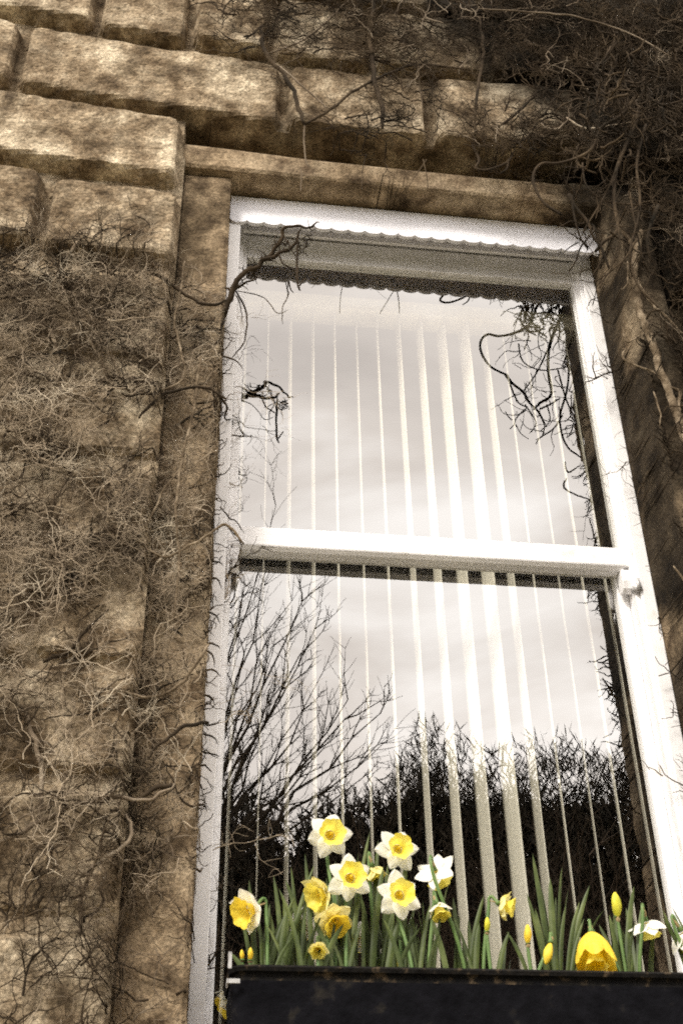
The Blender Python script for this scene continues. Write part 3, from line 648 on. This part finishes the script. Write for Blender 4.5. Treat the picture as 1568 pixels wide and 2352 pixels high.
S([(540, 668), (600, 680), (625, 705), (640, 720), (660, 712)], .0014, .001, -.17, -.17, 'dark_twig')
S([(655, 645), (662, 680), (648, 710), (650, 745)], .0016, .001, -.18, -.16, 'dark_twig')
S([(540, 675), (552, 700), (556, 740)], .0018, .001, -.16, -.14, 'dark_twig')
S([(535, 670), (522, 700), (514, 740), (510, 770)], .005, .003, -.16, -.15, 'dark_twig')
S([(516, 660), (528, 668), (536, 672)], .003, .003, -.16, -.16, 'dark_twig')
S([(508, 818), (535, 823), (545, 830), (560, 850)], .0028, .001, -.15, -.12, 'dark_twig')
S([(518, 810), (516, 960), (513, 1100), (511, 1200), (508, 1292)], .0026, .0026, -.03, -.03, 'dark_twig')
S([(505, 910), (520, 930), (516, 960), (524, 965)], .0035, .0015, -.13, -.06, 'dark_twig')
S([(505, 1165), (530, 1190), (545, 1200), (560, 1225)], .002, .0012, -.10, -.02, 'dark_twig')
for (x, y, dx, dy) in [(512, 760, 18, 12), (500, 1010, 14, 6), (498, 1095, 12, -8), (496, 1290, 16, 10), (497, 1330, 10, 22), (492, 1410, 12, 22), (490, 1480, 16, 10), (486, 1500, 8, 34), (486, 1540, 20, 14), (482, 1600, 10, 18), (480, 1665, 28, -12), (480, 1690, 22, 20), (478, 1730, 26, 8), (472, 1760, 14, 14), (468, 1850, 8, 12), (458, 2000, 8, -8)]:
    S([(x-14, y-4), (x, y), (x+dx*.6, y+dy*.3), (x+dx, y+dy)], .0026, .0009, -.155, -.10, 'dark_twig')
# small side shoots bristling from the jutting stalk
b = MB(); rnd = random.Random(41)
for i in range(70):
    t = rnd.random(); px, py = (interp(t, [0, .3, .6, .8, 1], [545, 590, 645, 690, 715]), interp(t, [0, .3, .6, .8, 1], [655, 608, 556, 575, 530])); yy = -.17 - .12*t
    p = at(px + rnd.uniform(-8, 8), py + rnd.uniform(-10, 10), yy); pts = [p]; d = Vector((rnd.gauss(0, 1), rnd.gauss(0, .5), rnd.gauss(-.1, 1))).normalized()
    for j in range(rnd.randint(3, 6)):
        d = (d + Vector((rnd.gauss(0, .35), rnd.gauss(0, .3), rnd.gauss(0, .35)))).normalized(); pts.append(pts[-1] + d*.006)
    b.tube(pts, [.0016*(1-.6*j/len(pts)) for j in range(len(pts))], 4, cap=False)
b.build('twigs', M['dark_twig'], cl, smooth=True)['kind'] = 'stuff'
# twigs edging the frame
b = MB(); rnd = random.Random(77)
for i in range(120):
    z = rnd.uniform(.8, 2.2); x = .028 + rnd.uniform(-.02, .006)
    p = Vector((x, -.128, z+ZC)); pts = [p]; a = rnd.uniform(-1.2, 1.2)
    for j in range(rnd.randint(3, 7)):
        a += rnd.gauss(0, .6); pts.append(pts[-1] + Vector((math.cos(a)*.0065, -rnd.uniform(-.002, .004), math.sin(a)*.009)))
    b.tube(pts, [.0014*(1-.5*j/len(pts)) for j in range(len(pts))], 4, cap=False)
b.build('twigs', M['dark_twig'], cl, smooth=True)['kind'] = 'stuff'

# creeper over the head of the window
ct = empty('climbing_creeper', (.6, -.2, 2.9+ZC)); tag(ct, 'thin dark creeper stems spreading over the blocks above the window head', 'creeper')
def dt(x, z):
    zz = z - zwarp(x, z)
    if 2.85 < zz < 2.97: return max(0, min(1, .12 + (x-.35)*.9))
    if zz < 2.85: return 0
    return max(0, min(1, (x-.1)*.38 + .9*nz2(x, z, 3.2, 9) + (.25 if zz > 3.2 else -.12)))
mass(ct, 'twigs', M['dark_twig'], 900, (.0, 1.5, 2.86, 3.75), dt, 11, offs=(.0, .03), rr=(.0012, .003), depth=2, lr=(.07, .22))
mass(ct, 'twigs', M['twig'], 110, (.1, 1.5, 2.88, 3.7), dt, 12, offs=(.01, .05), rr=(.001, .002), depth=1, lr=(.07, .2))
def T(pts, r0, r1, mat='dark_twig', Y=-.235): return px_stem(ct, pts, [r0+(r1-r0)*i/(len(pts)-1) for i in range(len(pts))], [Y]*len(pts), M[mat])
T([(598, 60), (610, 120), (650, 170), (678, 220), (700, 285)], .006, .006); T([(700, 285), (698, 330), (703, 370), (712, 385)], .003, .0015, 'twig', -.2)
T([(612, 125), (700, 90), (760, 40), (800, 0)], .003, .003, 'twig'); T([(700, 285), (760, 250), (820, 205), (900, 165), (960, 148), (1080, 160)], .0045, .003)
T([(860, 0), (850, 80), (860, 180), (875, 240), (878, 295)], .007, .006); T([(1145, 292), (1190, 255), (1230, 215), (1260, 200)], .0045, .003)
T([(1300, 60), (1325, 75), (1340, 110)], .003, .002, 'twig'); T([(1100, 40), (1110, 120), (1095, 200), (1090, 310)], .006, .004)
T([(1300, 270), (1330, 290), (1360, 295), (1450, 280)], .003, .002, 'pale_twig', -.26); T([(640, 150), (720, 220), (760, 255)], .003, .0015, 'twig')
T([(1100, 20), (1240, 30), (1330, 40), (1440, 75), (1540, 130)], .0025, .002, 'twig', -.30)
T([(690, 388), (692, 410), (690, 440)], .002, .0012, 'twig', -.16)
# hanging sprays under the lintel (seen again as reflections in the glass)
def V(pts, r0, r1, V0, V1, root=None, name='stem'):
    """stem whose mirror image in the upper pane runs through the given sight-line points"""
    root = root or ct; k = len(pts); P = []
    for i, (x, y) in enumerate(pts):
        Yv = V0 + (V1-V0)*i/(k-1); p = at(x, y, Yv); P.append(Vector((p.x, 2*UG - p.y, p.z)))
    out_ = []; 
    for i in range(k-1):
        p0, p1, p2, p3 = P[max(0, i-1)], P[i], P[i+1], P[min(k-1, i+2)]
        for s in range(4):
            t = s/4; out_.append(.5*((2*p1) + (p2-p0)*t + (2*p0-5*p1+4*p2-p3)*t*t + (3*p1-p0-3*p2+p3)*t**3))
    out_.append(P[-1]); b = MB(); b.tube(out_, [r0+(r1-r0)*i/len(out_) for i in range(len(out_))], 6); return b.build(name, M['dark_twig'], root, smooth=True)
V([(1005, 640), (1018, 672), (1010, 690), (1030, 695), (1060, 685), (1080, 672), (1088, 655)], .004, .003, .30, .30)
V([(1078, 670), (1075, 690), (1062, 700)], .003, .0015, .30, .30)
V([(790, 640), (782, 680), (780, 720)], .0014, .001, .28, .28); V([(915, 650), (890, 690), (872, 720)], .0014, .001, .28, .28); V([(908, 650), (915, 690), (917, 720)], .0018, .001, .28, .28)

# right creeper
cr_ = empty('climbing_creeper', (1.5, -.2, 0)); tag(cr_, 'dense dark creeper covering the shaded stone right of the window, with one thick pale stem', 'creeper')
def dr(x, z):
    if x < 1.17: return .10 if x > 1.10 else 0
    return max(.15, min(1, .75 + .8*nz2(x, z, 4, 5)))
mass(cr_, 'twigs', M['dark_twig'], 1900, (1.10, 1.9, .3, 3.6), dr, 21, offs=(.0, .06), rr=(.0014, .0035), depth=2)
mass(cr_, 'twigs', M['twig'], 110, (1.12, 1.8, .4, 3.5), dr, 22, offs=(.03, .09), rr=(.0009, .0018), depth=2)
def Rr(pts, r0, r1, mat='wood', Y=-.232): return px_stem(cr_, pts, [r0+(r1-r0)*i/(len(pts)-1) for i in range(len(pts))], [Y]*len(pts), M[mat])
Rr([(1472, 530), (1460, 575), (1455, 620), (1462, 680), (1470, 720), (1500, 800), (1522, 870), (1545, 935), (1565, 990), (1590, 1050)], .011, .009)
Rr([(1425, 525), (1440, 545), (1458, 575)], .005, .006); Rr([(1462, 640), (1490, 690), (1530, 730), (1580, 780)], .004, .004)
Rr([(1440, 600), (1440, 650), (1425, 665)], .0025, .0015); Rr([(1430, 760), (1440, 785), (1470, 770)], .0028, .002); Rr([(1435, 800), (1430, 825), (1460, 840), (1500, 855), (1530, 890)], .0028, .002)
Rr([(1500, 900), (1515, 950), (1515, 980)], .0025, .0015); Rr([(1540, 890), (1560, 900), (1555, 940), (1570, 970)], .004, .004)
Rr([(1545, 1300), (1575, 1340), (1610, 1380)], .003, .002, Y=-.19)
# bush of twigs standing off the top right corner, mirrored in the upper pane
VR = lambda pts, r0, r1, V0=.40, V1=.36: V(pts, r0, r1, V0, V1, cr_)
VR([(1300, 640), (1270, 680), (1235, 700), (1215, 745), (1180, 765), (1145, 772), (1120, 768), (1105, 780), (1102, 800), (1112, 825), (1130, 845), (1160, 860)], .005, .0035)
VR([(1160, 860), (1175, 880), (1200, 900), (1215, 925), (1235, 945), (1250, 975)], .005, .003)
VR([(1165, 862), (1175, 895), (1190, 925), (1210, 935)], .0032, .002); VR([(1210, 935), (1185, 960), (1180, 975), (1170, 985)], .0025, .0015)
VR([(1175, 965), (1165, 955), (1160, 945)], .002, .001); VR([(1250, 975), (1245, 1000), (1230, 1010)], .002, .001); VR([(1238, 940), (1260, 930), (1285, 915)], .0032, .002)
VR([(1310, 660), (1290, 720), (1262, 790), (1258, 850), (1265, 905), (1240, 925), (1225, 940)], .006, .004)
VR([(1320, 700), (1300, 780), (1305, 850), (1300, 900), (1285, 955), (1290, 1000), (1305, 1030), (1325, 1045), (1345, 1060)], .004, .0025)
VR([(1258, 800), (1235, 850), (1215, 880), (1200, 900)], .003, .002); VR([(1190, 790), (1200, 830), (1240, 850), (1290, 845), (1330, 835)], .0025, .002)
VR([(1335, 880), (1320, 930), (1335, 960)], .005, .003); VR([(1280, 850), (1300, 920), (1320, 960)], .003, .002); VR([(1300, 1005), (1330, 985)], .002, .001)
VR([(1290, 955), (1270, 985), (1240, 1005), (1230, 1020)], .003, .0015); VR([(1205, 930), (1230, 970), (1215, 995)], .0025, .0012); VR([(1255, 930), (1262, 965), (1240, 990)], .0025, .0012)
VR([(1210, 640), (1200, 700), (1185, 740), (1170, 800)], .0015, .001); VR([(1235, 650), (1225, 700), (1215, 745)], .0025, .002)
b = MB(); rnd = random.Random(9)
for i in range(250):
    q = at(rnd.uniform(1190, 1350), rnd.uniform(620, 760), rnd.uniform(.32, .52)) if i < 185 else at(rnd.uniform(1180, 1330), rnd.uniform(760, 1000), rnd.uniform(.34, .46))
    if i < 185 and q.x < .85: continue
    p = Vector((q.x, 2*UG-q.y, q.z)); pts = [p]; d = Vector((rnd.gauss(-.1, .6), rnd.gauss(0, .5), -1 if i < 185 else rnd.gauss(0, 1))).normalized()
    for j in range(rnd.randint(5, 11)):
        d = (d + Vector((rnd.gauss(0, .3), rnd.gauss(0, .2), rnd.gauss(0, .3)))).normalized(); pts.append(pts[-1] + d*.011)
    r0 = rnd.uniform(.0012, .0042 if i < 185 else .002)
    b.tube(pts, [r0*(1-.6*j/len(pts)) for j in range(len(pts))], 4, cap=False)
b.build('twigs', M['dark_twig'], cr_, smooth=True)['kind'] = 'stuff'
# little spurs along the right stone edge (reflected at the right side of both panes)
b = MB()
for i in range(90):
    z = rnd.uniform(.9, 1.62) if i < 60 else rnd.uniform(1.75, 2.2); p = Vector((1.098, -.218, z+ZC)); pts = [p]; a = math.pi + rnd.uniform(-.9, .9); ln = rnd.randint(3, 9)
    for j in range(ln):
        a += rnd.gauss(0, .45); pts.append(pts[-1] + Vector((math.cos(a)*.006, -.004, math.sin(a)*.006)))
    b.tube(pts, [rnd.uniform(.0012, .0028)*(1-.6*j/len(pts)) for j in range(len(pts))], 4, cap=False)
b.build('twigs', M['dark_twig'], cr_, smooth=True)['kind'] = 'stuff'

# ------------------------------------------------------------------ garden behind the viewer (seen mirrored in the panes)
def mir(px, py, Yv):
    p = at(px, py, Yv); return Vector((p.x, 2*LG - p.y, p.z))
def grow(b, rnd, p, d, length, r, depth, up=.12, sides=4, kids=(4, 7)):
    n = max(4, int(length/.14)); st = length/n; pts = [Vector(p)]; d = Vector(d).normalized()
    for i in range(n):
        d = (d + Vector((rnd.gauss(0, .10), rnd.gauss(0, .10), rnd.gauss(0, .08) + up*.5))).normalized(); pts.append(pts[-1] + d*st)
    b.tube(pts, [max(.0022, r*(1-.75*i/n)) for i in range(n+1)], sides if depth > 1 else 3, cap=False)
    if depth > 0:
        for _ in range(rnd.randint(*kids)):
            i = rnd.randint(max(1, n//4), n); q = pts[i]; dd = (pts[min(n, i+1)]-pts[i-1]).normalized()
            side = Vector((rnd.gauss(0, 1), rnd.gauss(0, 1), rnd.gauss(0, .6))); side = (side - dd*side.dot(dd)).normalized()
            grow(b, rnd, q, dd + side*rnd.uniform(.5, .95), length*rnd.uniform(.3, .55), max(.003, r*.5), depth-1, up, sides, kids)
def limbs_tree(label, trunk, limbs, seed, name='bare_tree', Rr_=.16, depth=2, kids=(5, 9), group=None):
    root = empty(name, (trunk.x, trunk.y, 0)); tag(root, label, 'tree', group); rnd = random.Random(seed)
    b = MB(); n = 8; fork = Vector(trunk)
    b.tube([(trunk.x + .05*math.sin(i), trunk.y, fork.z*i/n) for i in range(n)] + [tuple(fork)], [Rr_*(1.25-.5*i/n) for i in range(n+1)], 9); b.build('trunk', M['tree_bark'], root, smooth=True)
    b = MB()
    for tip, r in limbs:
        k = 7; pts = []
        ctl = (fork + tip)/2 + Vector((0, rnd.uniform(-.3, .3), -.25))
        for i in range(k+1):
            t = i/k; pts.append(fork*(1-t)**2 + ctl*2*t*(1-t) + tip*t*t + Vector((rnd.gauss(0, .03), rnd.gauss(0, .03), rnd.gauss(0, .03))))
        b.tube(pts, [r*.6*(1-.8*i/k) for i in range(k+1)], 5, cap=False); Ln = (tip-fork).length
        for i in range(2, k+1):
            for _ in range(rnd.randint(1, 2)):
                dd = (pts[i]-pts[i-1]).normalized(); side = Vector((rnd.gauss(0, 1), rnd.gauss(0, 1), rnd.gauss(.3, .6))); side = (side-dd*side.dot(dd)).normalized()
                grow(b, rnd, pts[i], dd + side*rnd.uniform(.35, .8), Ln*rnd.uniform(.10, .28), r*.2, depth-1, .12, 4, kids)
    b.build('crown', M['tree_bark'], root); return root
YV = 9.0
fork = mir(395, 2040, YV)
tips = [(870, 1632, .05), (878, 1700, .04), (800, 1600, .04), (790, 1655, .05), (840, 1770, .04), (730, 1445, .04), (690, 1500, .045), (690, 1380, .045), (640, 1430, .04), (600, 1370, .045), (660, 1560, .045), (620, 1480, .04), (560, 1330, .04), (625, 1180, .03), (700, 1640, .05), (720, 1730, .05), (560, 1500, .05), (600, 1700, .05), (640, 1790, .05), (520, 1400, .05), (480, 1300, .05), (740, 1560, .03),
        (500, 1600, .05), (430, 1350, .05), (380, 1250, .06), (320, 1400, .05), (250, 1500, .05), (300, 1650, .05)]
limbs_tree('tall bare tree whose spreading branches are mirrored at the lower left of the window', fork, [(mir(x, y, YV + random.Random(x*7+y).uniform(-.9, 1.2)), r) for x, y, r in tips], 3, kids=(4, 7))
def shrub(label, px, py, Yv, seed, spread=.75, n=30, zb=0, group='bare shrubs across the garden', r=.022, dens=(3, 6)):
    top = mir(px, py, Yv); root = empty('bare_shrub', (top.x, top.y, 0)); tag(root, label, 'shrub', group); rnd = random.Random(seed); b = MB()
    for i in range(n):
        x = top.x + rnd.gauss(0, spread*.35); y = top.y + rnd.gauss(0, .5); H = top.z*(rnd.uniform(.62, 1.0) - .12*abs(x-top.x)/spread)
        z0 = H*rnd.uniform(.2, .5)
        b.tube([(top.x + (x-top.x)*.5, (y+top.y)/2, 0), (x, y, z0)], [r, r*.8], 4, cap=False)
        grow(b, rnd, (x, y, z0), (rnd.gauss(0, .16), rnd.gauss(0, .16), 1), (H-z0)*.66, r*.8, 2, .10, 4, dens)
    b.build('stems', M['shrub_bark'], root); return root
sh = [(560, 1850, 'low tangle of bare shrub under the tree branches, far left in the glass'), (660, 1800, 'bare shrub left of the highest daffodil in the mirrored garden'), (720, 1770, 'bare shrub mirrored above the highest daffodil'), (830, 1775, 'bare shrub mirrored above the two front daffodils'),
      (900, 1745, 'bare shrub mirrored above the second highest daffodil'), (985, 1735, 'bare shrub mirrored left of the wide blind slats'), (1045, 1660, 'taller bare shrub mirrored between the wide blind slats'), (1120, 1590, 'tallest bare shrub with a pointed top behind the widest slats'), (1190, 1690, 'bare shrub mirrored right of the pointed shrub'),
      (1250, 1665, 'bare shrub mirrored left of the bright gap in the trees'), (1305, 1790, 'short bare shrub below the bright gap in the trees'), (1350, 1670, 'bare shrub mirrored right of the bright gap'), (1410, 1690, 'bare shrub mirrored at the right edge of the lower pane'), (1500, 1740, 'bare shrub farthest right in the mirrored garden')]
for i, (x, y, lab) in enumerate(sh): shrub(lab, x, y, 9.5 + (i % 3)*1.1, 50+i, n=34 if i != 7 else 15, spread=.7 if i != 7 else .5)
# evergreen hedge along the far side of the lawn
hd = MB(); rnd = random.Random(4)
def hedge_top(x): return interp(x, [-9, -1, 1.4, 2.3, 3.2, 5, 12], [7.7, 7.8, 7.9, 8.2, 8.9, 8.8, 8.6])
for i in range(130000):
    x = rnd.uniform(-9, 12) if i % 3 == 0 else rnd.uniform(-1.5, 6); t = hedge_top(x) + .45*noise.noise(Vector((x*1.1, 0, 0))) + .2*noise.noise(Vector((x*4, 3, 0))); z = t*(rnd.uniform(.70, 1) if i % 4 else rnd.uniform(.05, .8));
    if z > 6.9 and rnd.random() > min(1, (t-z)/1.6)**1.2*(1.15 + 1.3*noise.noise(Vector((x*4, 5, z*4)))): continue
    y = -12.2 - rnd.uniform(0, .5) + .3*noise.noise(Vector((x, z, 2)))
    s = rnd.uniform(.04, .09); a = Vector((rnd.gauss(0, .75), rnd.gauss(0, .75), 1)).normalized()*s*(1.8 if z > 6.6 else 2.4); c2 = a.cross(Vector((rnd.gauss(0, 1), rnd.gauss(0, 1), rnd.gauss(0, 1)))).normalized()*s*(.13 if z > 7.8 else .26)
    p = Vector((x, y, z)); k = len(hd.v); hd.v += [tuple(p-a), tuple(p+c2), tuple(p+a), tuple(p-c2)]; hd.f.append((k, k+1, k+2, k+3))
hr = empty('hedge', (1.5, -12.6, 0)); tag(hr, 'tall dark thicket hedge closing the garden, mirrored at the foot of the window', 'hedge')
hd.build('foliage', M['hedge'], hr)
hb = MB(); hb.grid(lambda u, v: (-9+21*u, -12.75, v*(6.75 + .35*noise.noise(Vector((u*40, 0, 0))) + .2*noise.noise(Vector((u*150, 2, 0))))), 240, 6); hb.build('branches', M['tree_bark'], hr)
